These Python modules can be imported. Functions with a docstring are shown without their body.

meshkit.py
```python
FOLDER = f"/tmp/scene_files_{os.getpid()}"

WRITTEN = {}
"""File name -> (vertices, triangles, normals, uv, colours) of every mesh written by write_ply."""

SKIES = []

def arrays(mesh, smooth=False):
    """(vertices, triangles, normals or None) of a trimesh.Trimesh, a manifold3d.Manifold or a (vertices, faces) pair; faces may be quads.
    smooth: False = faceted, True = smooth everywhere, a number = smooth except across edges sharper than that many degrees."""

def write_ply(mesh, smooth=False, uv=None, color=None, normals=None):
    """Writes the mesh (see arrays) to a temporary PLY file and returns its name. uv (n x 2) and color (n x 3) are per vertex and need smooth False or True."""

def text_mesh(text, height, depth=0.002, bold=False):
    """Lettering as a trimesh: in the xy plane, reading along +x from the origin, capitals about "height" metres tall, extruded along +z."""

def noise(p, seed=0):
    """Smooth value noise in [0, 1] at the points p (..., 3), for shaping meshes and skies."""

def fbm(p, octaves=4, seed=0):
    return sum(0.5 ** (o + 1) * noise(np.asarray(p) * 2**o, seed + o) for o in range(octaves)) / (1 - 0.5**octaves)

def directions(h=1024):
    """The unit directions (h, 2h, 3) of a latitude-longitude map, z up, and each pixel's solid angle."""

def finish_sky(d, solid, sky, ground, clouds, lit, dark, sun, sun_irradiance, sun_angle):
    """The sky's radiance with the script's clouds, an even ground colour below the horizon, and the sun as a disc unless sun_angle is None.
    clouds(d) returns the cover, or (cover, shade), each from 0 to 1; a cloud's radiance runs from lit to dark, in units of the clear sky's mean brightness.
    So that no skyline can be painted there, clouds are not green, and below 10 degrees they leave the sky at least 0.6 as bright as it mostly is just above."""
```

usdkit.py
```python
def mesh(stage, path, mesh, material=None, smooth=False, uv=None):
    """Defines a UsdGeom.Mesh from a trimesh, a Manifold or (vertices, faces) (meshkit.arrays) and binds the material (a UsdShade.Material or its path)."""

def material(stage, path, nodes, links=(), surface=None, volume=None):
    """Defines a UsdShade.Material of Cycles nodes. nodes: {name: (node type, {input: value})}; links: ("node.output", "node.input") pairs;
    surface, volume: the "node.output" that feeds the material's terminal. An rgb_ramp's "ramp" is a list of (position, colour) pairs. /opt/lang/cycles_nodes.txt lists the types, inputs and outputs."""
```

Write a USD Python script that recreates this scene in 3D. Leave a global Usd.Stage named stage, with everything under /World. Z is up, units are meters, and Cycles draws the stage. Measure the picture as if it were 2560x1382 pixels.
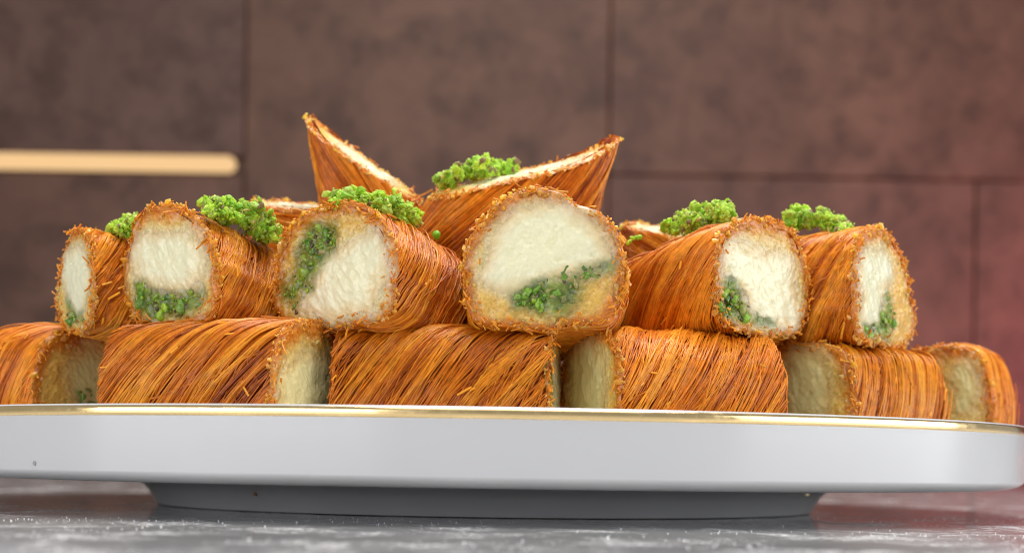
import math, numpy as np, trimesh, usdkit, meshkit, shapely
from pxr import Usd, UsdGeom, UsdLux, UsdShade, Gf, Sdf, Vt

stage = Usd.Stage.CreateInMemory()
UsdGeom.SetStageUpAxis(stage, "Z")
UsdGeom.SetStageMetersPerUnit(stage, 1.0)
UsdGeom.Xform.Define(stage, "/World")
UsdGeom.Scope.Define(stage, "/World/Looks")
MM = 0.001
# ------------------------------------------------------------------ camera (all lengths below in millimetres unless said)
FPX, CX, CY, ROLL = 3976.0, 1280.0, 1152.0, 0.0155      # focal length and principal point in pixels of the 2560 px wide photograph
CAM_H, CAM_D = 16.9, 587.0                               # height over the table, distance to the plate's middle
cam = UsdGeom.Camera.Define(stage, "/World/camera")
M = Gf.Matrix4d()
c, s_ = math.cos(ROLL), math.sin(ROLL)
# camera right, up, back in world axes (looking along +y), rolled a little so that the right side hangs lower
R_, U_, B_ = np.array([c, 0, s_]), np.array([-s_, 0, c]), np.array([0, -1.0, 0])
M.SetRow(0, Gf.Vec4d(*R_, 0)); M.SetRow(1, Gf.Vec4d(*U_, 0)); M.SetRow(2, Gf.Vec4d(*B_, 0))
M.SetRow(3, Gf.Vec4d(0, -CAM_D * MM, CAM_H * MM, 1))
cam.AddTransformOp().Set(M)
FL = 36.0 * FPX / 2560
cam.CreateFocalLengthAttr(FL)
cam.CreateHorizontalApertureAttr(36.0)
cam.CreateVerticalApertureAttr(36.0 * 552 / 1024)
cam.CreateHorizontalApertureOffsetAttr(0.0)
cam.CreateVerticalApertureOffsetAttr(36.0 * (CY - 691.0) / 2560)
cam.CreateClippingRangeAttr(Gf.Vec2f(0.01, 100))
cam.CreateFStopAttr(12.5)
cam.CreateFocusDistanceAttr(0.437)
cam.CreateExposureAttr(0.0)


def ray(px, py):
    "direction (per millimetre of depth) of a photograph pixel"
    return R_ * ((px - CX) / FPX) + U_ * ((CY - py) / FPX) - B_


def at(px, py, depth):
    "the point at that pixel and depth, in mm (plate middle at y = 0)"
    return np.array([0, -CAM_D, CAM_H]) + ray(px, py) * depth


# ------------------------------------------------------------------ light
def rect(name, pos, target, w, h, intensity, color):
    L = UsdLux.RectLight.Define(stage, "/World/" + name)
    pos, target = np.array(pos, float), np.array(target, float)
    z = pos - target; z /= np.linalg.norm(z)
    x = np.cross([0, 0, 1.0], z)
    x = x / np.linalg.norm(x) if np.linalg.norm(x) > 1e-6 else np.array([1.0, 0, 0])
    y = np.cross(z, x)
    m = Gf.Matrix4d()
    for i, r in enumerate((x, y, z)):
        m.SetRow(i, Gf.Vec4d(*map(float, r), 0))
    m.SetRow(3, Gf.Vec4d(*(pos * MM), 1))
    L.AddTransformOp().Set(m)
    L.CreateWidthAttr(w * MM); L.CreateHeightAttr(h * MM)
    L.CreateIntensityAttr(intensity); L.CreateColorAttr(Gf.Vec3f(*color))
    return L


rect("softbox_top", (60, -10, 900), (0, -20, 40), 720, 520, 9.4, (1.0, 0.965, 0.92))
rect("softbox_right", (740, -310, 160), (60, -60, 40), 820, 310, 3.9, (0.97, 0.985, 1.0))
rect("softbox_left", (-520, -640, 150), (-40, -60, 40), 800, 290, 3.1, (0.98, 0.98, 1.0))
rect("softbox_front", (90, -780, 700), (0, 0, 60), 640, 320, 2.2, (1.0, 0.985, 0.95))
rect("plum_lamp", (700, 600, 20), (430, 873, 0), 160, 160, 38.0, (1.0, 0.14, 0.25))
dome = UsdLux.DomeLight.Define(stage, "/World/studio_ambience")
usdkit.material(stage, "/World/Looks/ambience", {"b": ("background_shader", {"color": (0.95, 0.96, 1.0), "strength": 0.36})}, surface="b.background")
UsdShade.MaterialBindingAPI.Apply(dome.GetPrim()).Bind(UsdShade.Material.Get(stage, "/World/Looks/ambience"))

# ------------------------------------------------------------------ helpers
used = {}


def numbered(path):
    if path not in used:
        used[path] = 0
        return path
    used[path] += 1
    return f"{path}_{used[path]:03d}"


def tag(prim, label=None, cat=None, group=None, kind=None):
    prim = prim.GetPrim() if hasattr(prim, "GetPrim") else prim
    for k, v in (("label", label), ("category", cat), ("group", group), ("kind", kind)):
        if v:
            prim.SetCustomDataByKey(k, v)
    return prim


def thing(name, label, cat, loc, group=None, kind=None):
    x = UsdGeom.Xform.Define(stage, numbered("/World/" + name))
    x.AddTranslateOp().Set(Gf.Vec3d(*[float(v) * MM for v in loc]))
    x.loc = np.array(loc, float)
    tag(x, label, cat, group, kind)
    return x


def look(n):
    return UsdShade.Material.Get(stage, "/World/Looks/" + n)


def vnormals(v, f):
    n = np.zeros_like(v)
    fn = np.cross(v[f[:, 1]] - v[f[:, 0]], v[f[:, 2]] - v[f[:, 0]])
    for k in range(3):
        np.add.at(n, f[:, k], fn)
    return n / np.maximum(np.linalg.norm(n, axis=1, keepdims=True), 1e-12)


def put(name, parent, v, f, mat, tint=None, normals=None, smooth=False, label=None, kind=None):
    "one Mesh under PARENT (a thing, or a prim path with its origin), from world millimetres"
    base = parent.GetPath().pathString if parent is not None else "/World"
    origin = origin_of(parent)
    v = np.asarray(v, float); f = np.asarray(f, int)
    if f.shape[1] == 4:
        f = np.vstack([f[:, [0, 1, 2]], f[:, [0, 2, 3]]])
    if smooth is True and normals is None:
        normals = vnormals(v, f)
    path = numbered(base + "/" + name)
    if normals is None:
        m = usdkit.mesh(stage, path, trimesh.Trimesh((v - origin) * MM, f, process=False), look(mat), smooth=smooth)
    else:
        m = usdkit.mesh(stage, path, trimesh.Trimesh((v - origin) * MM, f, process=False), look(mat))
        m.CreateNormalsAttr(Vt.Vec3fArray.FromNumpy(np.asarray(normals, np.float32)))
        m.SetNormalsInterpolation("vertex")
    if tint is not None:
        UsdGeom.PrimvarsAPI(m).CreatePrimvar("tint", Sdf.ValueTypeNames.Color3fArray, "vertex").Set(Vt.Vec3fArray.FromNumpy(np.asarray(tint, np.float32)))
    tag(m, label=label, kind=kind)
    return m


def origin_of(parent):
    o = np.zeros(3)
    p = parent.GetPrim() if parent is not None else None
    while p and p.GetPath() != Sdf.Path("/World"):
        t = p.GetAttribute("xformOp:translate").Get() if p.HasAttribute("xformOp:translate") else None
        if t:
            o += np.array(t) / MM
        p = p.GetParent()
    return o


def curves(name, parent, lines, widths, tints, mat, kind="stuff", label=None):
    origin = origin_of(parent)
    path = numbered(parent.GetPath().pathString + "/" + name)
    cv = UsdGeom.BasisCurves.Define(stage, path)
    cv.CreateTypeAttr("cubic"); cv.CreateBasisAttr("catmullRom"); cv.CreateWrapAttr("pinned")
    pts = (np.vstack(lines) - origin) * MM
    n = [len(l) for l in lines]
    cv.CreatePointsAttr(Vt.Vec3fArray.FromNumpy(pts.astype(np.float32)))
    cv.CreateCurveVertexCountsAttr(Vt.IntArray.FromNumpy(np.array(n, np.int32)))
    cv.CreateWidthsAttr(Vt.FloatArray.FromNumpy((np.concatenate(widths) * MM).astype(np.float32)))
    cv.SetWidthsInterpolation("vertex")
    t = np.vstack([tt if np.ndim(tt) == 2 else np.tile(tt, (k, 1)) for tt, k in zip(tints, n)])
    UsdGeom.PrimvarsAPI(cv).CreatePrimvar("tint", Sdf.ValueTypeNames.Color3fArray, "vertex").Set(Vt.Vec3fArray.FromNumpy(t.astype(np.float32)))
    UsdShade.MaterialBindingAPI.Apply(cv.GetPrim()).Bind(look(mat))
    tag(cv, label=label, kind=kind)
    return cv


def box(x0, x1, y0, y1, z0, z1, ch=0.0):
    m = trimesh.creation.box([x1 - x0, y1 - y0, z1 - z0])
    m.apply_translation([(x0 + x1) / 2, (y0 + y1) / 2, (z0 + z1) / 2])
    if ch:
        pts = []
        for k in range(3):
            e = np.full(3, ch); e[k] = 0
            ext = np.array([x1 - x0, y1 - y0, z1 - z0]) / 2 - e
            b = trimesh.creation.box(2 * ext)
            b.apply_translation([(x0 + x1) / 2, (y0 + y1) / 2, (z0 + z1) / 2])
            pts.append(b.vertices)
        m = trimesh.convex.convex_hull(np.vstack(pts))
    return np.array(m.vertices), np.array(m.faces)


def revolve(profile, n=360, centre=(0, 0), sq=2.0, stretch=0.0):
    p = np.array(profile, float)
    a = np.arange(n) * 2 * np.pi / n
    cx, cy = np.sign(np.cos(a)) * np.abs(np.cos(a)) ** (2 / sq), np.sign(np.sin(a)) * np.abs(np.sin(a)) ** (2 / sq)
    v = np.stack([np.outer(cx, p[:, 0]) + centre[0], np.outer(cy, p[:, 0] + stretch) + centre[1], np.tile(p[:, 1], (n, 1))], -1).reshape(-1, 3)
    k = len(p)
    i, j = np.meshgrid(np.arange(n), np.arange(k - 1), indexing="ij")
    q = np.stack([i * k + j, ((i + 1) % n) * k + j, ((i + 1) % n) * k + j + 1, i * k + j + 1], -1).reshape(-1, 4)
    return v, np.vstack([q[:, [0, 1, 2]], q[:, [0, 2, 3]]])


def arc(cx, cz, r, a0, a1, n=8):
    return [(cx + r * math.cos(math.radians(a)), cz + r * math.sin(math.radians(a))) for a in np.linspace(a0, a1, n)]


fbm = meshkit.fbm

# ------------------------------------------------------------------ materials
mat = lambda n, nodes, links, surface="p.BSDF", **k: usdkit.material(stage, "/World/Looks/" + n, nodes, links, surface=surface, **k)


def tinted(n, noise_scale=900, amount=0.25, bump=0.0, bump_scale=1500, **p):
    nodes = {"a": ("attribute", {"attribute": "tint"}), "g": ("geometry", {}),
             "n": ("noise_texture", {"scale": noise_scale, "detail": 3.0}),
             "r": ("rgb_ramp", {"ramp": [(0.25, (1 - amount,) * 3), (0.75, (1 + amount,) * 3)]}),
             "m": ("mix_color", {"blend_type": "multiply", "fac": 1.0, "use_clamp": False}),
             "p": ("principled_bsdf", p)}
    links = [("g.position", "n.vector"), ("n.fac", "r.fac"), ("a.color", "m.a"), ("r.color", "m.b"), ("m.result", "p.base_color")]
    if bump:
        nodes |= {"bn": ("noise_texture", {"scale": bump_scale, "detail": 2.0}), "b": ("bump", {"strength": bump, "distance": 0.0004})}
        links += [("g.position", "bn.vector"), ("bn.fac", "b.height"), ("b.normal", "p.normal")]
    return mat(n, nodes, links)


tinted("strand", 500, 0.22, roughness=0.5, specular_tint=(1.0, 0.75, 0.5), coat_weight=0.5, coat_roughness=0.09, subsurface_weight=0.0, specular_ior_level=0.2)
tinted("shell", 700, 0.3, bump=0.5, roughness=0.5, specular_ior_level=0.2, coat_weight=0.15, coat_roughness=0.2)
tinted("crumb", 1500, 0.25, roughness=0.4, coat_weight=0.35, coat_roughness=0.2, subsurface_weight=0.6, subsurface_radius=(1.0, 0.55, 0.2), subsurface_scale=0.0018)
tinted("cream", 1600, 0.05, bump=0.35, bump_scale=900, roughness=0.38, coat_weight=0.45, coat_roughness=0.18, subsurface_weight=0.4, subsurface_radius=(1.0, 0.9, 0.7), subsurface_scale=0.0015)
tinted("nut", 1400, 0.25, bump=0.5, bump_scale=2500, roughness=0.55, subsurface_weight=0.25, subsurface_radius=(0.5, 1.0, 0.2), subsurface_scale=0.0008)
tinted("nut_wet", 1400, 0.35, bump=0.6, bump_scale=1800, roughness=0.35, coat_weight=0.4, coat_roughness=0.2, subsurface_weight=0.3, subsurface_radius=(0.5, 1.0, 0.2), subsurface_scale=0.001)
mat("porcelain", {"g": ("geometry", {}), "n": ("noise_texture", {"scale": 60.0, "detail": 3.0}), "b": ("bump", {"strength": 0.03, "distance": 0.0006}), "n2": ("noise_texture", {"scale": 35.0, "detail": 6.0, "roughness": 0.7}), "cr": ("map_range", {"from_min": 0.35, "from_max": 0.7, "to_min": 0.1, "to_max": 0.24}),
    "p": ("principled_bsdf", {"base_color": (0.57, 0.574, 0.585), "roughness": 0.32, "coat_weight": 0.5, "coat_roughness": 0.16})},
    [("g.position", "n2.vector"), ("n2.fac", "cr.value"), ("cr.result", "p.coat_roughness"), ("g.position", "n.vector"), ("n.fac", "b.height"), ("b.normal", "p.normal")])
mat("gold", {"g": ("geometry", {}), "mp": ("mapping", {"scale": (1, 1, 6)}), "n": ("noise_texture", {"scale": 120.0, "detail": 4.0}), "b": ("bump", {"strength": 0.04, "distance": 0.0006}),
    "n2": ("noise_texture", {"scale": 260.0, "detail": 5.0}), "rr": ("map_range", {"from_min": 0.35, "from_max": 0.75, "to_min": 0.10, "to_max": 0.26}),
    "p": ("principled_bsdf", {"base_color": (0.92, 0.69, 0.34), "metallic": 1.0, "roughness": 0.2})},
    [("g.position", "mp.vector"), ("mp.vector", "n.vector"), ("g.position", "n2.vector"), ("n.fac", "b.height"), ("b.normal", "p.normal"), ("n2.fac", "rr.value"), ("rr.result", "p.roughness")])
mat("light_strip", {"e": ("emission", {"color": (1.0, 0.64, 0.31), "strength": 0.95})}, [], surface="e.emission")
mat("plate_mark", {"p": ("principled_bsdf", {"base_color": (0.33, 0.34, 0.35), "roughness": 0.4})}, [])
mat("syrup", {"p": ("principled_bsdf", {"base_color": (0.30, 0.12, 0.025), "roughness": 0.2})}, [])
mat("grout", {"g": ("geometry", {}), "n": ("noise_texture", {"scale": 90.0, "detail": 4.0}), "r": ("rgb_ramp", {"ramp": [(0.3, (0.065, 0.036, 0.027)), (0.7, (0.09, 0.052, 0.04))]}), "p": ("principled_bsdf", {"roughness": 0.9})},
    [("g.position", "n.vector"), ("n.fac", "r.fac"), ("r.color", "p.base_color")])
for k, (a, b, c2) in enumerate([((0.0692, 0.0305, 0.0213), (0.1243, 0.0629, 0.0466), (0.0456, 0.0159, 0.0083)), ((0.0775, 0.0331, 0.0181), (0.1402, 0.0662, 0.0385), (0.0493, 0.0177, 0.0078)), ((0.0773, 0.0328, 0.0195), (0.1373, 0.0657, 0.0414), (0.0491, 0.0184, 0.0090))]):
    mat("tile_%s" % "abc"[k], {"g": ("geometry", {}), "n": ("noise_texture", {"scale": 6.0, "detail": 8.0, "roughness": 0.72, "distortion": 0.6}), "n2": ("noise_texture", {"scale": 22.0, "detail": 8.0, "roughness": 0.78, "distortion": 0.3}),
        "r": ("rgb_ramp", {"ramp": [(0.3, a), (0.68, b)]}), "r2": ("rgb_ramp", {"ramp": [(0.44, (0, 0, 0)), (0.64, (1, 1, 1))]}),
        "m": ("mix", {"color2": c2}), "b": ("bump", {"strength": 0.25, "distance": 0.002}), "p": ("principled_bsdf", {"roughness": 0.6})},
        [("g.position", "n.vector"), ("g.position", "n2.vector"), ("n.fac", "r.fac"), ("n2.fac", "r2.fac"), ("r2.color", "m.fac"), ("r.color", "m.color1"), ("m.color", "p.base_color"), ("n2.fac", "b.height"), ("b.normal", "p.normal")])
# polished grey stone with pale dusty scuffs
mat("stone", {"g": ("geometry", {}),
    "m1": ("mapping", {"scale": (1.0, 0.8, 1.0)}), "n1": ("noise_texture", {"scale": 38.0, "detail": 9.0, "roughness": 0.8, "distortion": 0.3}), "d1": ("map_range", {"from_min": 0.49, "from_max": 0.62, "clamp": True}),
    "n2": ("noise_texture", {"scale": 500.0, "detail": 5.0, "roughness": 0.75}), "d2": ("map_range", {"from_min": 0.40, "from_max": 0.60, "to_min": 0.05, "to_max": 1.0, "clamp": True}),
    "v": ("voronoi_texture", {"scale": 420.0}), "vr": ("map_range", {"from_min": 0.10, "from_max": 0.22, "to_min": 1.0, "to_max": 0.0, "clamp": True}),
    "vn": ("noise_texture", {"scale": 30.0, "detail": 2.0}), "vm": ("map_range", {"from_min": 0.46, "from_max": 0.60, "clamp": True}),
    "vmul": ("math", {"math_type": "multiply"}), "dmul": ("math", {"math_type": "multiply"}), "sum": ("math", {"math_type": "maximum"}),
    "n3": ("noise_texture", {"scale": 12.0, "detail": 6.0}), "base": ("rgb_ramp", {"ramp": [(0.3, (0.38, 0.38, 0.382)), (0.7, (0.52, 0.52, 0.522))]}),
    "col": ("mix", {"color2": (0.86, 0.86, 0.87)}), "ro": ("map_range", {"to_min": 0.05, "to_max": 0.42}), "sp": ("map_range", {"to_min": 0.5, "to_max": 0.22}),
    "b": ("bump", {"strength": 0.03, "distance": 0.0003}),
    "p": ("principled_bsdf", {"roughness": 0.1})},
    [("g.position", "m1.vector"), ("m1.vector", "n1.vector"), ("n1.fac", "d1.value"), ("g.position", "n2.vector"), ("n2.fac", "d2.value"), ("g.position", "v.vector"), ("v.distance", "vr.value"),
     ("g.position", "vn.vector"), ("vn.fac", "vm.value"), ("vr.result", "vmul.value1"), ("vm.result", "vmul.value2"), ("d1.result", "dmul.value1"), ("d2.result", "dmul.value2"),
     ("dmul.value", "sum.value1"), ("vmul.value", "sum.value2"), ("g.position", "n3.vector"), ("n3.fac", "base.fac"), ("base.color", "col.color1"), ("sum.value", "col.fac"), ("col.color", "p.base_color"),
     ("sum.value", "ro.value"), ("ro.result", "p.roughness"), ("sum.value", "sp.value"), ("sp.result", "p.specular_ior_level"), ("n2.fac", "b.height"), ("b.normal", "p.normal")])

# ------------------------------------------------------------------ setting: table and tiled wall
WALL_Y = 1460 - CAM_D
tb = box(-900, 900, -760, WALL_Y + 6, -30, 0, 1.5)
tag(put("table_top", None, *tb, "stone"), "polished grey stone table top with pale dusty scuffs under the plate", "table top", kind="structure")
wall = UsdGeom.Xform.Define(stage, "/World/wall")
tag(wall, "brown stone tiled wall behind the plate of pastries", "wall", kind="structure")
put("grout_bed", wall, *box(-1000, 1000, WALL_Y + 6, WALL_Y + 30, -30, 760), "grout")
JX, JZ, g = [-922, -586, -250, 84.5, 422, 758, 990], 281.0, 1.1
rt = np.random.default_rng(3)


def tile(x0, x1, z0, z1, m, proud=0.0):
    return put("tile", wall, *box(x0 + g / 2, x1 - g / 2, WALL_Y - proud, WALL_Y + 9, z0 + g / 2, z1 - g / 2, 1.2), m)


tile(-922, -586, -20, JZ, "tile_b"); tile(-586, -250, -20, JZ - 6, "tile_c"); tile(-250, 84.5, -20, 620, "tile_b", 0.4)
tile(84.5, 422, -20, JZ, "tile_c"); tile(422, 758, -20, JZ, "tile_c", 0.6); tile(758, 990, -20, JZ, "tile_b")
tile(-922, -250, JZ + 11, 620, "tile_a"); tile(84.5, 758, JZ, 620, "tile_b", 0.3); tile(758, 990, JZ, 620, "tile_c")
def pit(px, py, r):
    p = at(px, py, 1460)
    m = trimesh.creation.cylinder(radius=r, height=1.0, sections=20)
    m.apply_transform(trimesh.transformations.rotation_matrix(np.pi / 2, [1, 0, 0])); m.apply_translation([p[0], WALL_Y - 0.3, p[2]])
    put("stain", wall, m.vertices, m.faces, "grout")
pit(1812, 274, 2.6)
p = at(2236, 8, 1460)
m = trimesh.creation.annulus(3.2, 6.0, 1.4, sections=24); m.apply_transform(trimesh.transformations.rotation_matrix(np.pi / 2, [1, 0, 0])); m.apply_translation([p[0], WALL_Y - 0.6, p[2]])
put("screw_ring", wall, m.vertices, m.faces, "grout")
# glowing light strip in the left joint
cap = shapely.LineString([(-650, 0), (-7.4, 0)]).buffer(7.4)
bs = trimesh.creation.extrude_polygon(cap, 5.0); bs.apply_transform(trimesh.transformations.rotation_matrix(np.pi / 2, [1, 0, 0]))
p = at(590, 412, 1460); bs.apply_translation([p[0], WALL_Y + 2, p[2]])
tag(put("light_strip", None, bs.vertices, bs.faces, "light_strip"), "warm glowing strip light set flush in the wall joint at left", "light strip")

# ------------------------------------------------------------------ plate
PC = (-12.1, 5.5)
RX, RY, RN = 192.6, 194.8, 2.15      # a round plate, squared off very slightly
FLOOR = 14.0
FC = (-9.7, 0.0)
plate = thing("serving_plate", "large round white porcelain plate with gold rim on a low foot", "plate", (PC[0], PC[1], 0))
outer = [(139, 10.0), (150, 9.8), (176, 9.7)] + [(180.5 + 10.5 * math.cos(a), 13.1 + 3.4 * math.sin(a)) for a in np.radians(np.linspace(-86, -4, 14))] + [(191.7, 21), (192.2, 27.3)]
inner = [(190.2, 29.4), (189.2, 27), (187, 20)] + arc(179, 21, 7, -20, -88, 8) + [(120, FLOOR), (0, FLOOR)]
v, f = revolve(outer + [(192.2, 30.0), (191.8, 30.45), (191.2, 30.5)] + inner, centre=PC, sq=RN, stretch=2.2)
put("plate_wall", plate, v, f, "porcelain", smooth=35)
v, f = revolve([(192.0, 27.3), (192.42, 27.5), (192.62, 28.2), (192.66, 28.9), (192.58, 29.6), (192.3, 30.05), (191.9, 30.1)], centre=PC, sq=RN, stretch=2.2)
put("gold_rim", plate, v, f, "gold", smooth=True)
v, f = revolve([(100, 0.6), (112, 0.6), (116.5, 0.0), (118.0, 0.25), (118.8, 1.2), (121.2, 5.2), (123.2, 7.3), (127, 8.8), (133, 9.7), (140, 10.1)], centre=FC)
put("foot", plate, v, f, "porcelain", smooth=35)


def on_cylinder(px, py, rr):
    "point on the plate's outside at a pixel, radius rr, and its outward direction"
    d = ray(px, py); C0 = PC if rr > 150 else FC; o = np.array([-C0[0], -CAM_D - C0[1]])
    a, b, cc = d[0] ** 2 + d[1] ** 2, 2 * (o @ d[:2]), o @ o - rr * rr
    t = (-b - math.sqrt(b * b - 4 * a * cc)) / (2 * a)
    p = np.array([0, -CAM_D, CAM_H]) + d * t
    n = np.array([p[0] - C0[0], p[1] - C0[1], 0]); n /= np.linalg.norm(n)
    return p, n


def on_wall(px, py, rr):
    "the same on the plate's squared-off round wall, found by bisection"
    d, o = ray(px, py), np.array([0, -CAM_D, CAM_H])
    g_ = lambda t: (abs((o + d * t)[0] - PC[0]) / rr) ** RN + (abs((o + d * t)[1] - PC[1]) / (rr + 2.2)) ** RN - 1
    lo, hi = 300.0, 560.0
    for _ in range(50):
        mid_ = (lo + hi) / 2
        lo, hi = (mid_, hi) if g_(mid_) > 0 else (lo, mid_)
    p = o + d * lo
    q = p[:2] - PC
    n = np.array([np.sign(q[0]) * abs(q[0]) ** (RN - 1), np.sign(q[1]) * abs(q[1]) ** (RN - 1), 0])
    return p, n / np.linalg.norm(n)


def mark(name, px, py, rr, w, h, m, round_=False):
    p, n = on_wall(px, py, rr) if rr > 150 else on_cylinder(px, py, rr)
    t = np.cross([0, 0, 1], n)
    b = trimesh.creation.cylinder(radius=1, height=1, sections=14) if round_ else trimesh.creation.box([2, 2, 1])
    vv = p + b.vertices[:, :1] * t * w / 2 + b.vertices[:, 1:2] * np.array([0, 0, 1]) * h / 2 + b.vertices[:, 2:] * n * 0.5
    put(name, plate, vv, b.faces, m)


mark("grey_speck", 87, 1157, 191.1, 1.3, 1.3, "plate_mark", True)
mark("dark_speck", 1210, 1254, 119.5, 0.6, 0.6, "plate_mark", True)
mark("gold_fleck", 2017, 1233, 123.8, 3.2, 1.3, "gold")
mark("syrup_drip", 638, 1225, 122.0, 0.9, 3.4, "syrup")

# ------------------------------------------------------------------ pastry rolls
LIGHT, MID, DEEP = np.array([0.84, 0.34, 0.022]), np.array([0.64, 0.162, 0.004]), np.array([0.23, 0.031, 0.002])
TAN, RIM, CREAM, YELLOW = np.array([0.82, 0.45, 0.09]), np.array([0.76, 0.215, 0.012]), np.array([0.88, 0.835, 0.54]), np.array([0.97, 0.80, 0.26])
GREENS = np.array([[0.17, 0.36, 0.015], [0.07, 0.20, 0.008], [0.28, 0.48, 0.02], [0.22, 0.26, 0.05], [0.12, 0.28, 0.012], [0.28, 0.26, 0.07]])
LIME = np.array([[0.38, 0.70, 0.02], [0.28, 0.58, 0.012], [0.50, 0.78, 0.04], [0.17, 0.42, 0.010], [0.44, 0.70, 0.03], [0.46, 0.56, 0.08]])
ICO = trimesh.creation.icosphere(1)
ICO0 = trimesh.creation.icosphere(0)
unit = lambda x: np.asarray(x, float) / np.linalg.norm(x)


def blobs(centres, radii, tints, rng, base=ICO0, rough=0.35):
    "irregular small lumps as one (v, f, tint)"
    n, k = len(centres), len(base.vertices)
    q = rng.normal(size=(n, 3, 3))
    u, _, vt = np.linalg.svd(q)
    rot = u @ vt
    sc = rng.uniform(0.5, 1.5, (n, 1, 3))
    bumps = 1 + rough * rng.uniform(-1, 1, (n, k, 1))
    v = (base.vertices[None] * sc * bumps) @ rot * np.asarray(radii)[:, None, None] + np.asarray(centres)[:, None]
    f = base.faces[None] + (np.arange(n) * k)[:, None, None]
    return v.reshape(-1, 3), f.reshape(-1, 3), np.repeat(tints, k, 0)


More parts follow.
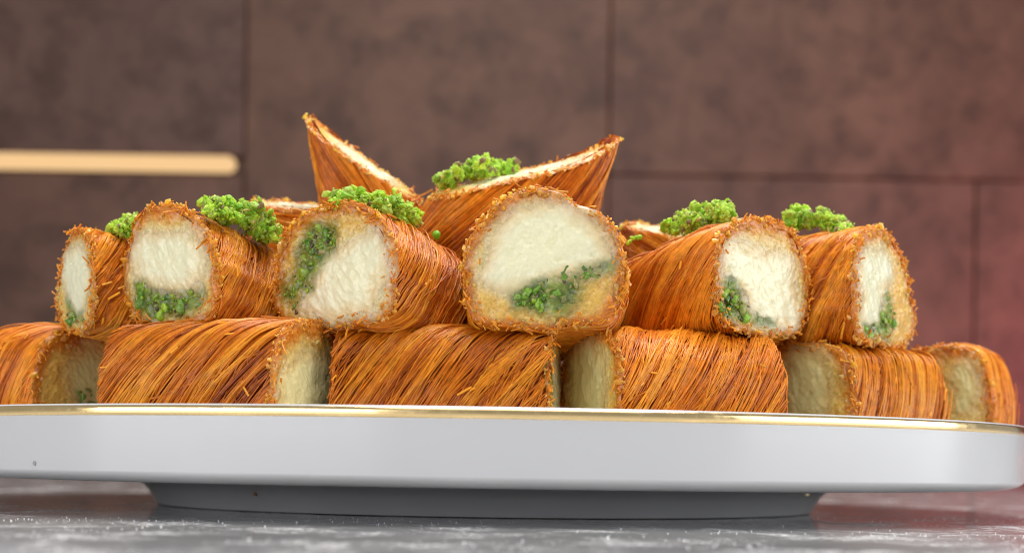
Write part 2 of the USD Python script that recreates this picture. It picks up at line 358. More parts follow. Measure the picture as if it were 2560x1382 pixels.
class Roll:
    def __init__(self, label, face, n, w, h, L, axis=None, e1=None, e2=None, alpha=45, hand=1, seed=0, group="pastry rolls piled on the plate", sq=2.35, strands=1150, flat=0.94, tone=1.0, locks=1.0, sag=0.0, outline=None, curl=0.0):
        """face: middle of the near cut face; n: the face's outward normal; the roll runs along AXIS (default -n) for L. alpha: strand angle from the axis, hand: its turn."""
        self.F, self.n, self.w, self.h, self.L = np.array(face, float), unit(n), w, h, L
        self.d = unit(axis) if axis is not None else unit(-self.n - np.array([0, 0, sag]))
        self.e1 = unit(e1) if e1 is not None else unit(np.cross(self.n, [0, 0, 1.0]) * -1)      # to the right as seen from outside the face
        self.e2 = unit(e2) if e2 is not None else unit(np.cross(self.n, self.e1))
        self.rng, self.seed, self.sq, self.flat, self.tone, self.locks = np.random.default_rng(seed), seed, sq, flat, tone, locks
        self.alpha, self.hand, self.curl, self.rim = math.radians(alpha), hand, curl, None
        if outline:                                                     # the photographed outline of the cut face
            q = np.array([self.to_face(*p_) for p_ in outline])
            a_, r_ = np.arctan2(q[:, 1], q[:, 0]), np.hypot(q[:, 0], q[:, 1])
            o_ = np.argsort(a_); g_ = np.linspace(-np.pi, np.pi, 181)
            rr_ = np.interp(g_, a_[o_], r_[o_], period=2 * np.pi)
            for _ in range(3):
                w_ = rr_[:-1]; rr_[:-1] = (np.roll(w_, 1) + 2 * w_ + np.roll(w_, -1)) / 4; rr_[-1] = rr_[0]
            self.rim = (g_, rr_)
        base = self.F + self.d * L / 2
        self.root = thing("pastry_roll", label, "pastry roll", (base[0], base[1], min(self.F[2], (self.F + self.d * L)[2]) - h), group)
        self.out = unit
        self.body(strands)

    def sweep(self, x):
        "how far a raised tip curls out of the cut plane"
        return abs(self.curl) * np.clip(x * np.sign(self.curl), 0, 1.2) ** 3 if self.curl else 0 * x

    def rho(self, th):
        if self.rim:
            r = np.interp((th + np.pi) % (2 * np.pi) - np.pi, *self.rim)
            return r * (1 + 0.03 * (fbm(np.stack([np.cos(th) * 5 + self.seed * 7.1, np.sin(th) * 5, 0 * th], -1), 2, self.seed) - 0.5) * 2)
        c_, s2 = np.abs(np.cos(th)), np.abs(np.sin(th))
        r = (c_ ** self.sq + s2 ** self.sq) ** (-1 / self.sq)
        r = r * (1 + 0.085 * (fbm(np.stack([np.cos(th) * 1.3 + self.seed * 7.1, np.sin(th) * 1.3, 0 * th], -1), 2, self.seed) - 0.5) * 2)
        y = np.sin(th) * r
        return np.where(y < -self.flat, r * self.flat / np.maximum(-y, 1e-6), r)      # sits flat underneath

    def dirs(self, th):
        return (np.cos(th)[..., None] * self.e1 * self.w + np.sin(th)[..., None] * self.e2 * self.h)

    def normal(self, th):
        t = -np.sin(th)[..., None] * self.e1 * self.w + np.cos(th)[..., None] * self.e2 * self.h
        nn = np.cross(t, self.d)
        nn /= np.linalg.norm(nn, axis=-1, keepdims=True)
        sign = np.sign((nn * self.dirs(th)).sum(-1, keepdims=True))
        return nn * sign

    def point(self, s, th, off):
        squeeze = 1 - 0.03 * (2 * s / self.L - 1) ** 2 + 0.035 * (fbm(np.stack([s / 14 + self.seed * 3.7, np.cos(th) * 1.2, np.sin(th) * 1.2], -1), 2, self.seed + 5) - 0.5) * 2
        return self.F + self.d * s[..., None] + self.dirs(th) * (self.rho(th) * squeeze)[..., None] + self.normal(th) * off[..., None] + self.n * (self.sweep(np.cos(th) * self.rho(th)) * np.clip(1 - s / self.L, 0, 1.05))[..., None]

    def lock(self, s, th):
        r = (self.w + self.h) / 2
        q = (th * r * math.cos(self.alpha) - self.hand * s * math.sin(self.alpha))
        p_ = (s * math.cos(self.alpha) + self.hand * th * r * math.sin(self.alpha))
        q = q + 2.5 * (meshkit.noise(np.stack([p_ / 16, q / 9, 0 * p_ + self.seed], -1), self.seed + 9) - 0.5)
        a = meshkit.noise(np.stack([q / 1.9, p_ / 26, 0 * p_ + self.seed], -1), self.seed)
        b = meshkit.noise(np.stack([q / 5.5, p_ / 40, 0 * p_ + self.seed * 2.0], -1), self.seed + 1)
        return np.clip((0.6 * a + 0.4 * b - 0.5) * 1.9 + 0.5, 0, 1)

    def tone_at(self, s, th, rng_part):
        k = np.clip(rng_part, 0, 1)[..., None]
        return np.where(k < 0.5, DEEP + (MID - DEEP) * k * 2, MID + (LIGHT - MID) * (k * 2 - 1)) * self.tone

    def body(self, n):
        ns, nt = 34, 150
        s, th = np.meshgrid(np.linspace(0, self.L, ns), np.arange(nt) * 2 * np.pi / nt, indexing="ij")
        lk = self.lock(s, th)
        edge = np.minimum(np.minimum(s, self.L - s) / 2.0, 1)
        v = self.point(s, th, -0.9 + 1.3 * self.locks * (lk - 0.5) - 0.6 * (1 - edge))
        i, j = np.meshgrid(np.arange(ns - 1), np.arange(nt), indexing="ij")
        q = np.stack([i * nt + j, (i + 1) * nt + j, (i + 1) * nt + (j + 1) % nt, i * nt + (j + 1) % nt], -1).reshape(-1, 4)
        v, f = v.reshape(-1, 3), np.vstack([q[:, [0, 1, 2]], q[:, [0, 2, 3]]])
        nrm = vnormals(v, f)
        if (nrm * self.normal(th.ravel())).sum() < 0:
            f, nrm = f[:, ::-1], -nrm
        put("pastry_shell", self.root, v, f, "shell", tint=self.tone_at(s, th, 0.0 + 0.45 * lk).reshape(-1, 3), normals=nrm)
        # the kadayif strands
        rng, r = self.rng, (self.w + self.h) / 2
        lines, wid, tin = [], [], []
        S0, T0, LN = rng.uniform(-2, self.L + 2, n), rng.uniform(0, 2 * np.pi, n), rng.uniform(28, 105, n)
        W0 = np.radians(26) * (meshkit.noise(np.stack([S0 / 16, T0 * 1.4, np.full(n, self.seed * 1.7)], -1), self.seed + 3) - 0.5)
        paths = []
        for s0, t0, ln, w_ in zip(S0, T0, LN, W0):
            m_ = max(5, int(ln / 2.6))
            u = np.linspace(-ln / 2, ln / 2, m_)
            al = self.alpha + w_ + math.radians(rng.normal(0, 2.2) + (rng.normal(0, 16) if rng.random() < 0.06 else 0)) + rng.normal(0, 0.0008) * u + rng.normal(0, 0.022) * np.sin(u / rng.uniform(5, 10) + rng.uniform(0, 6))
            du = u[1] - u[0]
            ss = np.cumsum(np.cos(al) * du); ss += s0 - ss[m_ // 2]
            tt = self.hand * np.cumsum(np.sin(al) * du) / r; tt += t0 - tt[m_ // 2]
            ok = (ss >= -rng.exponential(0.15)) & (ss <= self.L + rng.exponential(0.15))
            if ok.sum() >= 4:
                paths.append((ss[ok], tt[ok]))
        num = [len(p_[0]) for p_ in paths]; cut_at = np.cumsum(num)[:-1]
        ss, tt = np.concatenate([p_[0] for p_ in paths]), np.concatenate([p_[1] for p_ in paths])
        ca, sa, e = math.cos(self.alpha), math.sin(self.alpha), 0.45         # strands gather into locks
        gq = np.clip(0.8 * (self.lock(ss - self.hand * sa * e, tt + ca * e / r) - self.lock(ss + self.hand * sa * e, tt - ca * e / r)), -0.4, 0.4)
        ss, tt = np.clip(ss - self.hand * sa * gq, -0.6, self.L + 0.6), tt + ca * gq / r
        lk = self.lock(ss, tt)
        LY = rng.uniform(0, 1, len(paths)); ly = np.repeat(LY, num)
        off = -0.42 + 1.15 * self.locks * (lk - 0.5) + 0.40 * ly
        lift = [np.linspace(0, rng.uniform(0.3, 1.8), k) if rng.random() < 0.05 else np.zeros(k) for k in num]      # a few loose hairs
        lines = np.split(self.point(ss, tt, off + np.concatenate(lift)), cut_at)
        mean = np.repeat([q.mean() for q in np.split(lk, cut_at)], num)
        tn = self.tone_at(0, 0, np.repeat(rng.normal(0.0, 0.15, len(paths)), num) + 0.10 + 0.34 * mean + 0.42 * lk + 0.12 * ly) * np.repeat(np.where(rng.random(len(paths)) > 0.06, 1, 1.15), num)[:, None]
        ex = np.exp(-np.minimum(np.maximum(ss, 0), np.maximum(self.L - ss, 0)) / 2.2)[:, None] * 0.6
        tin = np.split(tn * (1 - ex) + RIM * 1.05 * ex, cut_at)
        for k, la in zip(num, LY):
            wid.append(rng.uniform(0.32, 0.62) * (0.8 if la > 0.75 else 1.0) * (1 - 0.45 * np.abs(np.linspace(-1, 1, k)) ** 5) * rng.uniform(0.92, 1.08, k))
        for _ in range(int(n * 0.025)):                                  # broken bits lying on top
            s0, t0, ln, al = rng.uniform(1, self.L - 1), rng.uniform(0, 2 * np.pi), rng.uniform(1.0, 4.5), self.alpha + rng.normal(0, 0.6)
            u = np.linspace(-0.5, 0.5, 5) * ln
            lines.append(self.point(s0 + np.cos(al) * u, t0 + self.hand * np.sin(al) * u / r, np.full(5, rng.uniform(0.3, 0.9)) + rng.normal(0, 0.12) * u))
            wid.append(np.full(5, rng.uniform(0.4, 0.75)))
            tin.append(LIGHT * rng.uniform(0.8, 1.2))
        curves("pastry_strands", self.root, lines, wid, tin, "strand")

    def to_face(self, px, py):
        d = ray(px, py); o = np.array([0, -CAM_D, CAM_H])
        p = o + d * (((self.F - o) @ self.n) / (d @ self.n)) - self.F
        e = np.stack([self.e1 * self.w, self.e2 * self.h], 1)
        return np.linalg.lstsq(e, p, rcond=None)[0]

    def cut(self, far=False, cream=None, green=None, soft=0.2, pieces=70, grains=290, frays=260, yellow=0.0, ring=0.21, px=True, cream_tone=1.0, grow=0.06):
        "a cut end: crumbly ring of strand ends, cream and pistachio. cream / green: outlines on the face, as photograph pixels or face units"
        rng = np.random.default_rng(self.seed * 13 + far + 1)
        n = -self.n if far else self.n
        F = self.F + self.d * self.L if far else self.F
        conv = (lambda P: shapely.Polygon([self.to_face(*q) for q in P]).buffer(0)) if px else (lambda P: shapely.Polygon(P).buffer(0))
        pc, pg = (conv(cream).buffer(grow) if cream else None), (conv(green) if green else None)
        ga = np.linspace(0, 2 * np.pi, 90, endpoint=False)
        gr_ = self.rho(ga)
        inner = shapely.Polygon(np.stack([np.cos(ga) * gr_, np.sin(ga) * gr_], 1) * 0.85 - [0, 0.02]).buffer(0)
        pc = pc.intersection(inner) if pc is not None and pc.intersects(inner) else pc
        nr, nt = 46, 170
        rr, th = np.meshgrid(np.linspace(0, 1, nr) ** 0.8, np.arange(nt) * 2 * np.pi / nt, indexing="ij")
        rho = self.rho(th) * 0.985

        def masks(x, y):
            P = shapely.points(x, y)
            jig = 0.16 * (fbm(np.stack([x * 3.1 + self.seed, y * 3.1, 0 * x], -1), 4, self.seed + 21) - 0.5) * 2
            sd = lambda poly: np.where(shapely.contains(poly, P), 1, -1) * shapely.distance(poly.boundary, P) + jig if poly is not None else np.full(x.shape, -1.0)
            return np.clip(sd(pc) / soft * 0.5 + 0.5, 0, 1), np.clip(sd(pg) / 0.12 * 0.5 + 0.5, 0, 1)

        x, y = np.cos(th) * rho * rr, np.sin(th) * rho * rr
        mc, mg = masks(x, y)
        mg = mg * (1 - 0.8 * (mc > 0.85))
        pos = np.stack([x * self.w, y * self.h, 0 * x], -1)
        grain = fbm(pos / 0.9, 2, self.seed + 31) - 0.5
        mid = fbm(pos / 4.0, 3, self.seed + 32) - 0.5
        streak = fbm(np.stack([(pos[..., 0] + 0.6 * pos[..., 1]) / 1.3, (pos[..., 1] - 0.6 * pos[..., 0]) / 5.0, 0 * pos[..., 0]], -1), 3, self.seed + 35) - 0.5
        pits = 0 * x
        for _ in range(14):
            q, pr = rng.uniform(-0.75, 0.75, 2), rng.uniform(0.35, 0.95)
            pits = pits - pr * 0.9 * np.exp(-(((x - q[0]) * self.w) ** 2 + ((y - q[1]) * self.h * 1.5) ** 2) / (pr * pr))
        disp = mc * pits + (1 - mc) * (0.9 * grain + 1.6 * mid) + mc * (0.35 + 1.0 * mid + 0.22 * grain + 0.5 * streak) + mg * (1.4 * mid - 0.5) - 0.9 * np.clip((rr - 0.93) / 0.07, 0, 1) ** 2
        v = F + x[..., None] * self.e1 * self.w + y[..., None] * self.e2 * self.h + n * (disp + (0 if far else self.sweep(x)))[..., None]
        # colours of the things themselves: cream, syrupy tan strands, browned rim, green nut paste
        rg = ring * (1 + 0.45 * np.sin(th))
        k = np.clip((rr - (1 - rg) + 0.22 * mid) / (rg * 0.6), 0, 1)[..., None]
        tan = TAN * (0.85 + 0.5 * (grain[..., None] * 0.6 + 0.3)) * (1 - k) + RIM * (0.9 + 0.5 * grain[..., None]) * k
        crm = (CREAM * (1 - yellow) + YELLOW * yellow) * cream_tone
        col = tan * (1 - mc[..., None]) + crm * mc[..., None]
        gr = np.array([0.045, 0.11, 0.006]) + np.array([0.17, 0.18, 0.022]) * np.clip(fbm(pos / 2.2, 3, self.seed + 33) * 2 - 0.5, 0, 1)[..., None]
        col = col * (1 - 0.95 * mg[..., None]) + gr * 0.95 * mg[..., None]
        i, j = np.meshgrid(np.arange(nr - 1), np.arange(nt), indexing="ij")
        q = np.stack([i * nt + j, (i + 1) * nt + j, (i + 1) * nt + (j + 1) % nt, i * nt + (j + 1) % nt], -1).reshape(-1, 4)
        v, f = v.reshape(-1, 3), np.vstack([q[:, [0, 1, 2]], q[:, [0, 2, 3]]])
        nrm = vnormals(v, f)
        if (nrm @ n).sum() < 0:
            f, nrm = f[:, ::-1], -nrm
        col, mcf, mgf = col.reshape(-1, 3), mc.ravel()[f].mean(1), mg.ravel()[f].mean(1)
        made = {}
        for name, sel, m_ in (("cream_filling", (mcf > 0.5) & (mgf <= 0.5), "cream"), ("pistachio_filling", mgf > 0.5, "crumb"), ("cut_pastry", (mcf <= 0.5) & (mgf <= 0.5), "crumb")):
            if sel.sum():
                ids, inv = np.unique(f[sel], return_inverse=True)
                made[name] = put(name, self.root, v[ids], inv.reshape(-1, 3), m_, tint=col[ids], normals=nrm[ids])
        # crumbs of cut strands round the ring, denser at the rim
        a0 = rng.uniform(0, 2 * np.pi, grains * 3)
        a, b = a0, np.clip(1.02 - np.abs(rng.normal(0, 0.10, grains * 3)) * (1 + 0.5 * np.sin(a0)), 0.2, 1.05)
        gx, gy = np.cos(a) * self.rho(a) * b, np.sin(a) * self.rho(a) * b
        m1, m2 = masks(gx, gy)
        ok = (m1 < 0.25) & ((m2 < 0.4) | (rng.random(len(m1)) < 0.25)) & (meshkit.noise(np.stack([gx * self.w / 3.2 + 31, gy * self.h / 3.2, 0 * gx], -1), self.seed + 41) > rng.uniform(0.25, 0.7, len(gx)))
        gx, gy, b, a = gx[ok][:grains], gy[ok][:grains], b[ok][:grains], a[ok][:grains]
        g3 = np.stack([gx * self.w, gy * self.h, 0 * gx], -1)
        up = (1.6 * (fbm(g3 / 4.0, 3, self.seed + 32) - 0.5) + rng.uniform(-0.45, 0.35, len(gx)) - 0.8 * np.clip((b - 0.93) / 0.07, 0, 1))
        c3 = F + gx[:, None] * self.e1 * self.w + gy[:, None] * self.e2 * self.h + n * (up + (0 if far else self.sweep(gx)))[:, None]
        kk = np.clip((b - (1 - ring * (1 + 0.45 * np.sin(a)))) / (ring * 0.6) + rng.normal(0, 0.2, len(b)), 0, 1)[:, None]
        tc = (TAN * (1 - kk) + RIM * kk) * rng.uniform(0.8, 1.25, (len(b), 1))
        bv, bf, bt = blobs(c3, np.clip(rng.lognormal(-0.95, 0.4, len(b)), 0.2, 1.0), tc, rng, ICO0, 0.5)
        put("cut_crumbs", made["cut_pastry"], bv, bf, "crumb", tint=bt, smooth=False, kind="stuff")
        # frayed strand ends standing off the rim
        if frays:
            lines, wid, tin = [], [], []
            for _ in range(frays):
                a = rng.uniform(0, 2 * np.pi); inner = rng.random() < 0.6; b = 1.0 - abs(rng.normal(0, 0.085 if inner else 0.05))
                p0 = F + self.dirs(np.array(a)) * float(self.rho(np.array(a))) * b - n * (rng.uniform(0.2, 1.0) - (0 if far else float(self.sweep(np.cos(a) * self.rho(np.array(a)) * b))))
                tng = unit(-math.sin(a) * self.e1 * self.w + math.cos(a) * self.e2 * self.h)
                dr = unit(self.normal(np.array(a)) * rng.uniform(-0.5, 0.45) + n * (rng.uniform(-0.1, 0.35) if inner else rng.uniform(0.1, 0.8)) + tng * rng.normal(0, 1.0))
                p0 = p0 + n * (rng.uniform(0.4, 1.2) if inner else 0)
                ln = rng.uniform(0.6, 1.9) * (2.2 if rng.random() < 0.06 else 1)
                bend = rng.normal(0, 0.25, 3) * ln
                t = np.linspace(0, 1, 5)[:, None]
                lines.append(p0 + dr * ln * t + bend * t * t)
                wid.append(np.full(5, rng.uniform(0.32, 0.62)))
                tin.append((RIM * 0.9 + (LIGHT - RIM) * rng.random()) * rng.uniform(0.8, 1.15))
            curves("frayed_ends", made["cut_pastry"], lines, wid, tin, "strand")
        # pistachio pieces in the filling
        if pg is not None and pieces:
            x0, y0, x1, y1 = pg.bounds
            P = rng.uniform([x0, y0], [x1, y1], (pieces * 6, 2))
            P = P[shapely.contains_xy(pg, P[:, 0], P[:, 1]) & (np.hypot(P[:, 0], P[:, 1]) < 0.93 * self.rho(np.arctan2(P[:, 1], P[:, 0])))][:pieces]
            rad = np.where(rng.random(len(P)) < 0.3, rng.uniform(0.9, 2.1, len(P)), rng.uniform(0.25, 0.7, len(P)))
            c3 = F + P[:, :1] * self.e1 * self.w + P[:, 1:] * self.e2 * self.h + n * (rng.uniform(-0.7, 0.0, len(P)) - 0.9 * (rad - 0.4))[:, None]
            tc = GREENS[rng.integers(0, len(GREENS), len(P))] * rng.uniform(0.7, 1.35, (len(P), 1))
            tc[rng.random(len(P)) < 0.07] = [0.10, 0.045, 0.03]
            bv, bf, bt = blobs(c3, rad, tc, rng, ICO, 0.36)
            put("pistachio_pieces", made.get("pistachio_filling", self.root), bv, bf, "nut_wet", tint=bt, smooth=True, kind="stuff")
        return self


def facing(phi, pitch=0):
    a, b = math.radians(phi), math.radians(pitch)
    return np.array([math.sin(a) * math.cos(b), -math.cos(a) * math.cos(b), math.sin(b)])


def zo(ox, oy, sc, pts):
    return [(ox + x / sc, oy + y / sc) for x, y in pts]


def low(px, depth, h):
    "middle of a cut face of a roll lying on the plate"
    p = at(px, 900, depth); p[2] = FLOOR + h * 0.94
    return p


# bottom row, left to right
B1 = Roll("bottom-row pastry roll cut off by the left edge of the photo", low(212, 492, 21.5), facing(58), 20.5, 22.5, 32, alpha=70, hand=1, seed=11, sq=3.0)
B1.cut(cream=zo(0, 780, 2.977, [(560, 400), (700, 330), (800, 400), (800, 700), (600, 690), (520, 560)]), green=zo(0, 780, 2.977, [(560, 580), (700, 560), (760, 720), (560, 720)]), yellow=0.8, pieces=20)
B2 = Roll("bottom-row pastry roll second from left, pale end turned right", low(778, 443, 21.3), facing(67), 20.5, 21.6, 57.5, alpha=48, hand=1, seed=12, tone=.9, sq=3.0)
B2.cut(cream=zo(0, 780, 2.977, [(2150, 400), (2250, 330), (2400, 340), (2500, 420), (2540, 800), (2180, 800), (2060, 640), (2060, 500)]), green=zo(0, 780, 2.977, [(2300, 660), (2480, 560), (2540, 800), (2320, 800)]), yellow=0.55, pieces=30)
B3 = Roll("bottom-row pastry roll lying sideways below the upper tier's centre roll", low(1390, 453, 21.3), facing(84), 20, 21.6, 61.5, alpha=52, hand=1, seed=13, tone=.86, sq=3.0)
B3.cut(cream=[(-0.5, 0.4), (0.5, 0.4), (0.6, -0.6), (-0.5, -0.6)], green=[(-0.9, 0.5), (-0.5, 0.6), (-0.4, -0.8), (-0.8, -0.6)], px=False, pieces=30)
B4 = Roll("bottom-row pastry roll with yellowish end beside the dark gap", low(1474, 451, 21.3), facing(-68), 20, 21.7, 53, alpha=55, hand=1, seed=14, sq=3.0)
B4.cut(cream=zo(820, 780, 3.005, [(1850, 350), (1950, 280), (2050, 330), (2080, 500), (2060, 800), (1850, 800), (1830, 600)]), yellow=0.72)
B5 = Roll("bottom-row pastry roll with round pale yellow end, second from right", low(2004, 481, 21), facing(-47), 20, 21.4, 50, alpha=70, hand=1, seed=15, tone=.9, sq=3.0)
B5.cut(cream=zo(1640, 780, 2.2957, [(800, 260), (870, 225), (940, 250), (970, 330), (960, 600), (760, 600), (770, 400)]), yellow=0.72)
B6 = Roll("rightmost bottom-row pastry roll, rounded orange back sloping to the rim", low(2330, 524, 22), facing(-30), 20.5, 22.5, 32, alpha=75, hand=1, seed=16, sq=3.0)
B6.cut(cream=zo(1640, 780, 2.2957, [(1740, 330), (1800, 320), (1800, 560), (1750, 560)]), yellow=0.72)
# bottom row behind, which carries the pile
for k, (x, y, ph) in enumerate([(-104, -52, 80), (-42, -78, 88), (20, -78, 88), (82, -66, 96)]):
    Roll(["bottom-layer pastry roll hidden behind the second roll from left", "bottom-layer pastry roll hidden behind the sideways middle roll", "bottom-layer pastry roll in the dark gap right of the sideways roll", "bottom-layer pastry roll hidden behind the roll with yellowish end"][k], (x + 28, y, FLOOR + 16), facing(ph), 18, 17.5, 55, seed=30 + k, strands=260, group="pastry rolls hidden behind the front row", flat=0.9).cut(grains=150, frays=40, cream=[(-.5, .5), (.5, .5), (.5, -.5), (-.5, -.5)], px=False)

# upper tier, left to right
T1 = Roll("small leftmost upper-tier pastry roll, narrow white end facing left", at(186, 688, 475), facing(-54), 17.8, 14.8, 40, alpha=60, hand=1, seed=21, sag=0.12, outline=[(150, 690), (165, 620), (180, 575), (205, 570), (228, 590), (233, 650), (232, 740), (228, 805), (150, 805), (140, 750)])
Z = lambda pts: zo(0, 440, 3.543, pts)
T1.cut(cream=Z([(600, 700), (700, 640), (760, 720), (790, 860), (770, 1000), (740, 1180), (690, 1230), (640, 1150), (590, 1000), (570, 850)]), green=Z([(590, 1080), (640, 1100), (680, 1220), (740, 1200), (740, 1290), (620, 1290), (600, 1180)]), pieces=35)
T2 = Roll("upper-tier pastry roll with cream over green pistachio, second from left", at(424, 662, 456), facing(-36), 22.6, 17.8, 40, alpha=62, hand=1, seed=22, tone=.93, sag=0.24, outline=[(300, 670), (315, 620), (330, 590), (335, 545), (370, 515), (430, 510), (490, 540), (520, 580), (540, 640), (545, 700), (540, 760), (530, 800), (450, 814), (370, 812), (325, 785), (305, 730)])
T2.cut(cream=Z([(1230, 600), (1330, 560), (1500, 540), (1650, 540), (1760, 640), (1800, 760), (1740, 880), (1680, 1000), (1500, 1010), (1380, 960), (1250, 920), (1190, 880), (1190, 700)]),
       green=Z([(1180, 930), (1260, 920), (1340, 1000), (1480, 1010), (1650, 1000), (1770, 1040), (1760, 1160), (1700, 1250), (1500, 1290), (1300, 1260), (1200, 1180)]), pieces=110)
T3 = Roll("upper-tier pastry roll with green pistachio left of its cream, left of centre", at(832, 655, 446), facing(-35), 22, 18.1, 42, alpha=60, hand=1, seed=23, tone=.92, sag=0.22, outline=[(690, 640), (705, 590), (730, 555), (760, 530), (810, 512), (860, 503), (930, 520), (965, 560), (985, 620), (990, 690), (985, 750), (960, 795), (880, 814), (780, 814), (700, 796), (680, 772), (690, 700)])
Z = lambda pts: zo(640, 440, 3.455, pts)
T3.cut(cream=Z([(780, 590), (880, 560), (1000, 540), (1100, 500), (1180, 560), (1150, 760), (1060, 900), (1010, 1050), (960, 1150), (800, 1190), (560, 1170), (400, 1120), (440, 1060), (540, 900), (600, 740), (700, 680)]),
       green=Z([(450, 480), (560, 430), (680, 440), (700, 520), (680, 620), (600, 700), (560, 790), (480, 900), (480, 980), (420, 1020), (340, 1180), (220, 1060), (230, 960), (330, 860), (380, 740), (380, 600)]), pieces=120)
T4 = Roll("central upper-tier pastry roll, broad cream end facing straight ahead", at(1356, 640, 437), facing(-2), 22.6, 19.2, 46, alpha=55, hand=1, seed=24, sag=0.15, outline=[(1162, 690), (1158, 640), (1180, 580), (1215, 530), (1260, 495), (1330, 464), (1400, 472), (1440, 505), (1500, 530), (1545, 580), (1560, 640), (1570, 690), (1552, 750), (1530, 802), (1430, 815), (1300, 815), (1180, 808), (1165, 750)])
Z = lambda pts: zo(1100, 440, 3.455, pts)
T4.cut(cream=Z([(520, 560), (600, 430), (750, 350), (950, 300), (1150, 310), (1300, 350), (1420, 450), (1470, 600), (1450, 700), (1300, 790), (1000, 870), (800, 940), (650, 980), (500, 930), (440, 850), (480, 700)]),
       green=Z([(640, 1010), (800, 900), (900, 880), (1150, 820), (1350, 760), (1480, 730), (1500, 800), (1350, 870), (1250, 960), (1200, 1080), (1050, 1170), (850, 1170), (650, 1130)]), pieces=120, grains=380, frays=330)
T5 = Roll("upper-tier pastry roll with bright cream end facing right, right of centre", at(1908, 690, 463), facing(41), 22, 17.8, 46, alpha=58, hand=1, seed=25, sag=0.2, outline=[(1790, 640), (1800, 590), (1820, 560), (1880, 540), (1940, 550), (1990, 580), (2012, 640), (2028, 700), (2022, 770), (2005, 835), (1950, 838), (1850, 825), (1800, 805), (1785, 720)])
Z = lambda pts: zo(1540, 480, 3.282, pts)
T5.cut(cream=Z([(920, 560), (980, 450), (1060, 410), (1120, 480), (1200, 520), (1330, 540), (1420, 600), (1440, 700), (1460, 850), (1480, 960), (1450, 1080), (1330, 1080), (1200, 1030), (1100, 960), (1080, 860), (1010, 740), (940, 650)]),
       green=Z([(880, 760), (960, 720), (1030, 790), (1080, 900), (1120, 990), (1250, 1040), (1300, 1090), (1150, 1085), (950, 1080), (880, 1040), (870, 900)]), pieces=70)
T6 = Roll("rightmost upper-tier pastry roll, narrow white end and frayed right side", at(2213, 710, 489), facing(54), 22, 18.2, 44, alpha=58, hand=1, seed=26, sag=0.1, outline=[(2140, 640), (2150, 590), (2175, 565), (2220, 580), (2240, 610), (2265, 660), (2275, 730), (2290, 800), (2280, 855), (2200, 857), (2140, 840), (2135, 730)])
T6.cut(cream=Z([(2010, 600), (2050, 540), (2130, 490), (2200, 500), (2250, 600), (2250, 700), (2190, 800), (2170, 950), (2150, 1060), (2080, 1090), (2030, 1040), (2030, 780)]),
       green=Z([(2210, 820), (2260, 860), (2290, 960), (2300, 1080), (2240, 1190), (2100, 1210), (2040, 1120), (2150, 1080), (2190, 950)]), pieces=50, frays=330)


def standing(label, a, b, depth, axis, tilt, deep, L, **k):
    "a roll stood on end, its cut face running between pixels a and b and leaning TILT degrees towards the viewer"
    pa, pb = at(*a, depth), at(*b, depth)
    e1 = unit(pb - pa); t = math.radians(tilt)
    e2 = np.array([0, math.cos(t), math.sin(t)]); e2 = unit(e2 - e1 * (e1 @ e2))
    n = np.cross(e1, e2)
    return Roll(label, (pa + pb) / 2, n, np.linalg.norm(pb - pa) / 2, deep, L, axis=axis, e1=e1, e2=e2, **k)


sq = [(-.42, .4), (.4, .45), (.5, -.5), (-.4, -.65)]
U1 = standing("tall tilted pastry roll at the back, pointed tip rising at left", (765, 306), (1052, 505), 515, (0.22, 0.1, -1), 14, 15, 42, alpha=40, hand=1, seed=41, curl=-1.8)
U1.cut(cream=sq, px=False, frays=90)
U2 = standing("wide tilted pastry roll on top of the pile, right tip raised", (1062, 490), (1556, 378), 500, (-0.42, 0.1, -1), 15, 16, 34, alpha=30, hand=-1, seed=42, curl=4.6)
U2.cut(cream=sq, px=False, frays=110)
U3 = standing("pastry roll with pale upturned end behind the left pistachio heap", (620, 505), (850, 525), 525, (0.05, 0.1, -1), 13, 15, 44, alpha=75, hand=1, seed=43)
U3.cut(cream=sq, px=False, frays=60)
U4 = standing("pastry roll with greyish upturned end behind the right of the centre roll", (1558, 560), (1740, 590), 530, (0.0, 0.1, -1), 15, 13, 40, alpha=65, hand=1, seed=44)
U4.cut(cream=sq, px=False, frays=40)


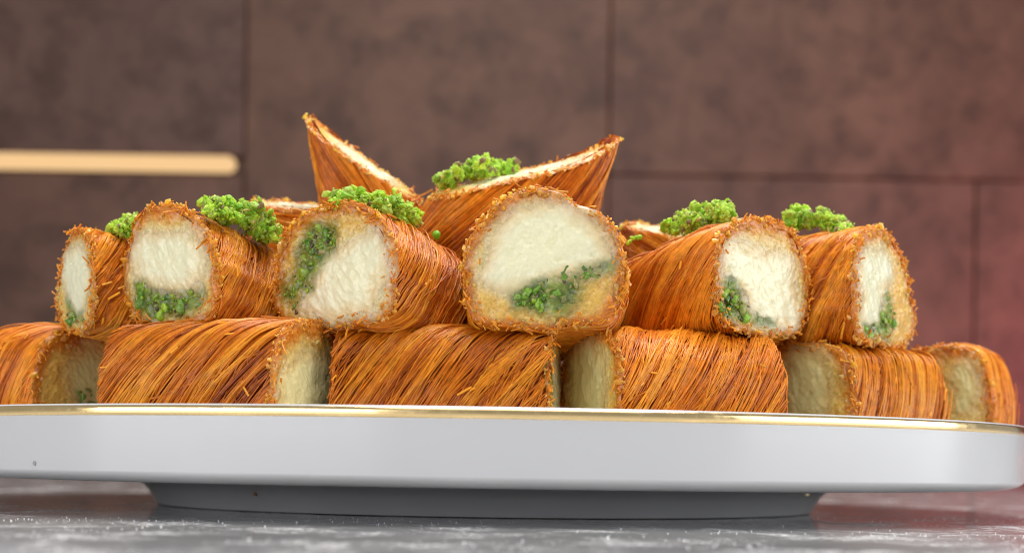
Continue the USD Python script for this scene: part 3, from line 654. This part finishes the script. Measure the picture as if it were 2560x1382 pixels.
# ------------------------------------------------------------------ pistachio crumbs heaped on the rolls
def heap(label, path, depth, size, seed, n=26, name="pistachio_heap", r=(0.45, 1.05), gdepth=9):
    "PATH: photograph pixels along the heap's middle line; SIZE: half thickness in px for each"
    rng = np.random.default_rng(seed)
    P = np.array(path, float); S = np.array(size, float); D = np.array(depth, float) if np.ndim(depth) else np.full(len(P), float(depth))
    cen, rad, tin = [], [], []
    for _ in range(int(n * 1.9)):
        u = rng.uniform(0, len(P) - 1); i = min(int(u), len(P) - 2); k = u - i
        q = P[i] * (1 - k) + P[i + 1] * k; sz = S[i] * (1 - k) + S[i + 1] * k; dd = D[i] * (1 - k) + D[i + 1] * k
        q = q + rng.uniform(-1, 1, 2) * sz * [0.8, 0.8]
        c0 = at(q[0], q[1], dd + rng.uniform(-gdepth, gdepth))
        cr = rng.uniform(0.9, 2.5)
        m_ = int(rng.uniform(28, 60))
        dr = rng.normal(size=(m_, 3)); dr /= np.linalg.norm(dr, axis=1, keepdims=True)
        tone = LIME[rng.integers(0, len(LIME))] * rng.uniform(0.75, 1.15)
        an = rng.uniform(0.6, 1.3, 3)
        cen.append(c0 + dr * cr * an * rng.uniform(0.3, 1.1, (m_, 1))); rad.append(np.clip(rng.lognormal(-0.85, 0.5, m_), 0.16, 1.3))
        tt = tone * rng.uniform(0.75, 1.25, (m_, 1)) * 0.6 + LIME[rng.integers(0, len(LIME), m_)] * 0.4
        tt[rng.random(m_) < 0.05] = [0.20, 0.10, 0.05]; tt[rng.random(m_) < 0.05] = [0.62, 0.62, 0.16]
        tin.append(tt)
    cen, rad, tin = np.vstack(cen), np.concatenate(rad), np.vstack(tin)
    o = thing(name, label, "pistachio crumbs", cen.mean(0) * [1, 1, 0] + [0, 0, cen[:, 2].min()], kind="stuff")
    bv, bf, bt = blobs(cen, rad, tin, rng, ICO0, 0.4)
    put("pistachio_crumbs", o, bv, bf, "nut", tint=bt, smooth=False, kind="stuff")


heap("green pistachio crumbs on the small leftmost upper roll", [(282, 580), (315, 570), (345, 560)], 478, [12, 20, 22], 51, 12)
heap("green pistachio crumbs spilling down behind the second upper roll from left", [(520, 522), (560, 520), (612, 535), (655, 565), (690, 608)], [458, 462, 466, 470, 472], [16, 30, 36, 34, 20], 52, 46)
heap("green pistachio crumbs on the upper roll left of centre", [(845, 500), (880, 505), (930, 510), (970, 515), (1000, 535), (1040, 555)], [450, 452, 455, 460, 466, 470], [12, 20, 28, 34, 28, 14], 53, 40)
heap("green pistachio crumbs on the wide roll topping the pile", [(1095, 455), (1140, 440), (1190, 425), (1240, 420), (1290, 420)], [500, 502, 505, 508, 510], [12, 22, 28, 20, 12], 54, 30)
heap("green pistachio crumbs on the upper roll right of centre", [(1680, 565), (1715, 545), (1755, 535), (1800, 530), (1825, 535)], [490, 485, 480, 476, 472], [22, 32, 34, 24, 10], 55, 38)
heap("green pistachio crumbs on the rightmost upper roll", [(1960, 550), (2000, 545), (2045, 550), (2090, 565), (2115, 572)], [500, 498, 496, 494, 492], [14, 26, 28, 20, 10], 56, 44)


def scatter(label, pts, seed, r=(0.5, 1.0)):
    rng = np.random.default_rng(seed)
    cen = np.array([at(*q) for q in pts])
    o = thing("pistachio_crumb", label, "pistachio crumbs", cen.mean(0) * [1, 1, 0] + [0, 0, cen[:, 2].min()], kind="stuff" if len(pts) > 1 else None)
    bv, bf, bt = blobs(cen, rng.uniform(*r, len(cen)), LIME[rng.integers(0, 4, len(cen))], rng, ICO, 0.2)
    put("pistachio_crumbs", o, bv, bf, "nut", tint=bt, smooth=True)


scatter("single green pistachio crumb on the shoulder of the roll left of centre", [(1092, 588, 462)], 61, (1.1, 1.2))
scatter("tiny green pistachio flecks on top of the central roll", [(1290, 493, 439), (1300, 488, 440), (1350, 482, 440), (1355, 478, 441), (1368, 492, 438), (1385, 490, 439), (1400, 492, 439), (1415, 500, 438), (1345, 476, 441), (1280, 500, 439)], 62)
scatter("few green pistachio flecks beside the upper roll right of centre", [(1570, 607, 480), (1582, 596, 482), (1590, 592, 482), (1598, 594, 482), (1575, 604, 480)], 63)


# fine pale dust on the stone
rng = np.random.default_rng(77)
px, py = rng.uniform(-40, 2600, 16000), 1292 + 95 * rng.random(16000) ** 1.2
pts = []
for a, b in zip(px, py):
    d = ray(a, b)
    if d[2] < -1e-3:
        q = np.array([0, -CAM_D, CAM_H]) - d * CAM_H / d[2]
        pts.append(q)
back = np.stack([rng.uniform(-420, 420, 1500), rng.uniform(120, 600, 1500), np.zeros(1500)], 1)
pts = np.vstack([np.array(pts), back])
keep = (np.hypot(pts[:, 0] - FC[0], pts[:, 1] - FC[1]) > 124) & (meshkit.noise(np.c_[pts[:, :2] / 24, 0 * pts[:, 0]], 7) > rng.uniform(0.5, 0.85, len(pts)))
pts = pts[keep]; pts = pts[rng.permutation(len(pts))[:420]]
dust = thing("dust_grains", "fine white dust grains scattered over the grey stone table", "dust", (0, -150, 0), kind="stuff")
bv, bf, bt = blobs(pts + [0, 0, 0.1], rng.uniform(0.07, 0.2, len(pts)), np.full((len(pts), 3), 0.8), rng)
put("dust_specks", dust, bv, bf, "crumb", tint=bt, kind="stuff")
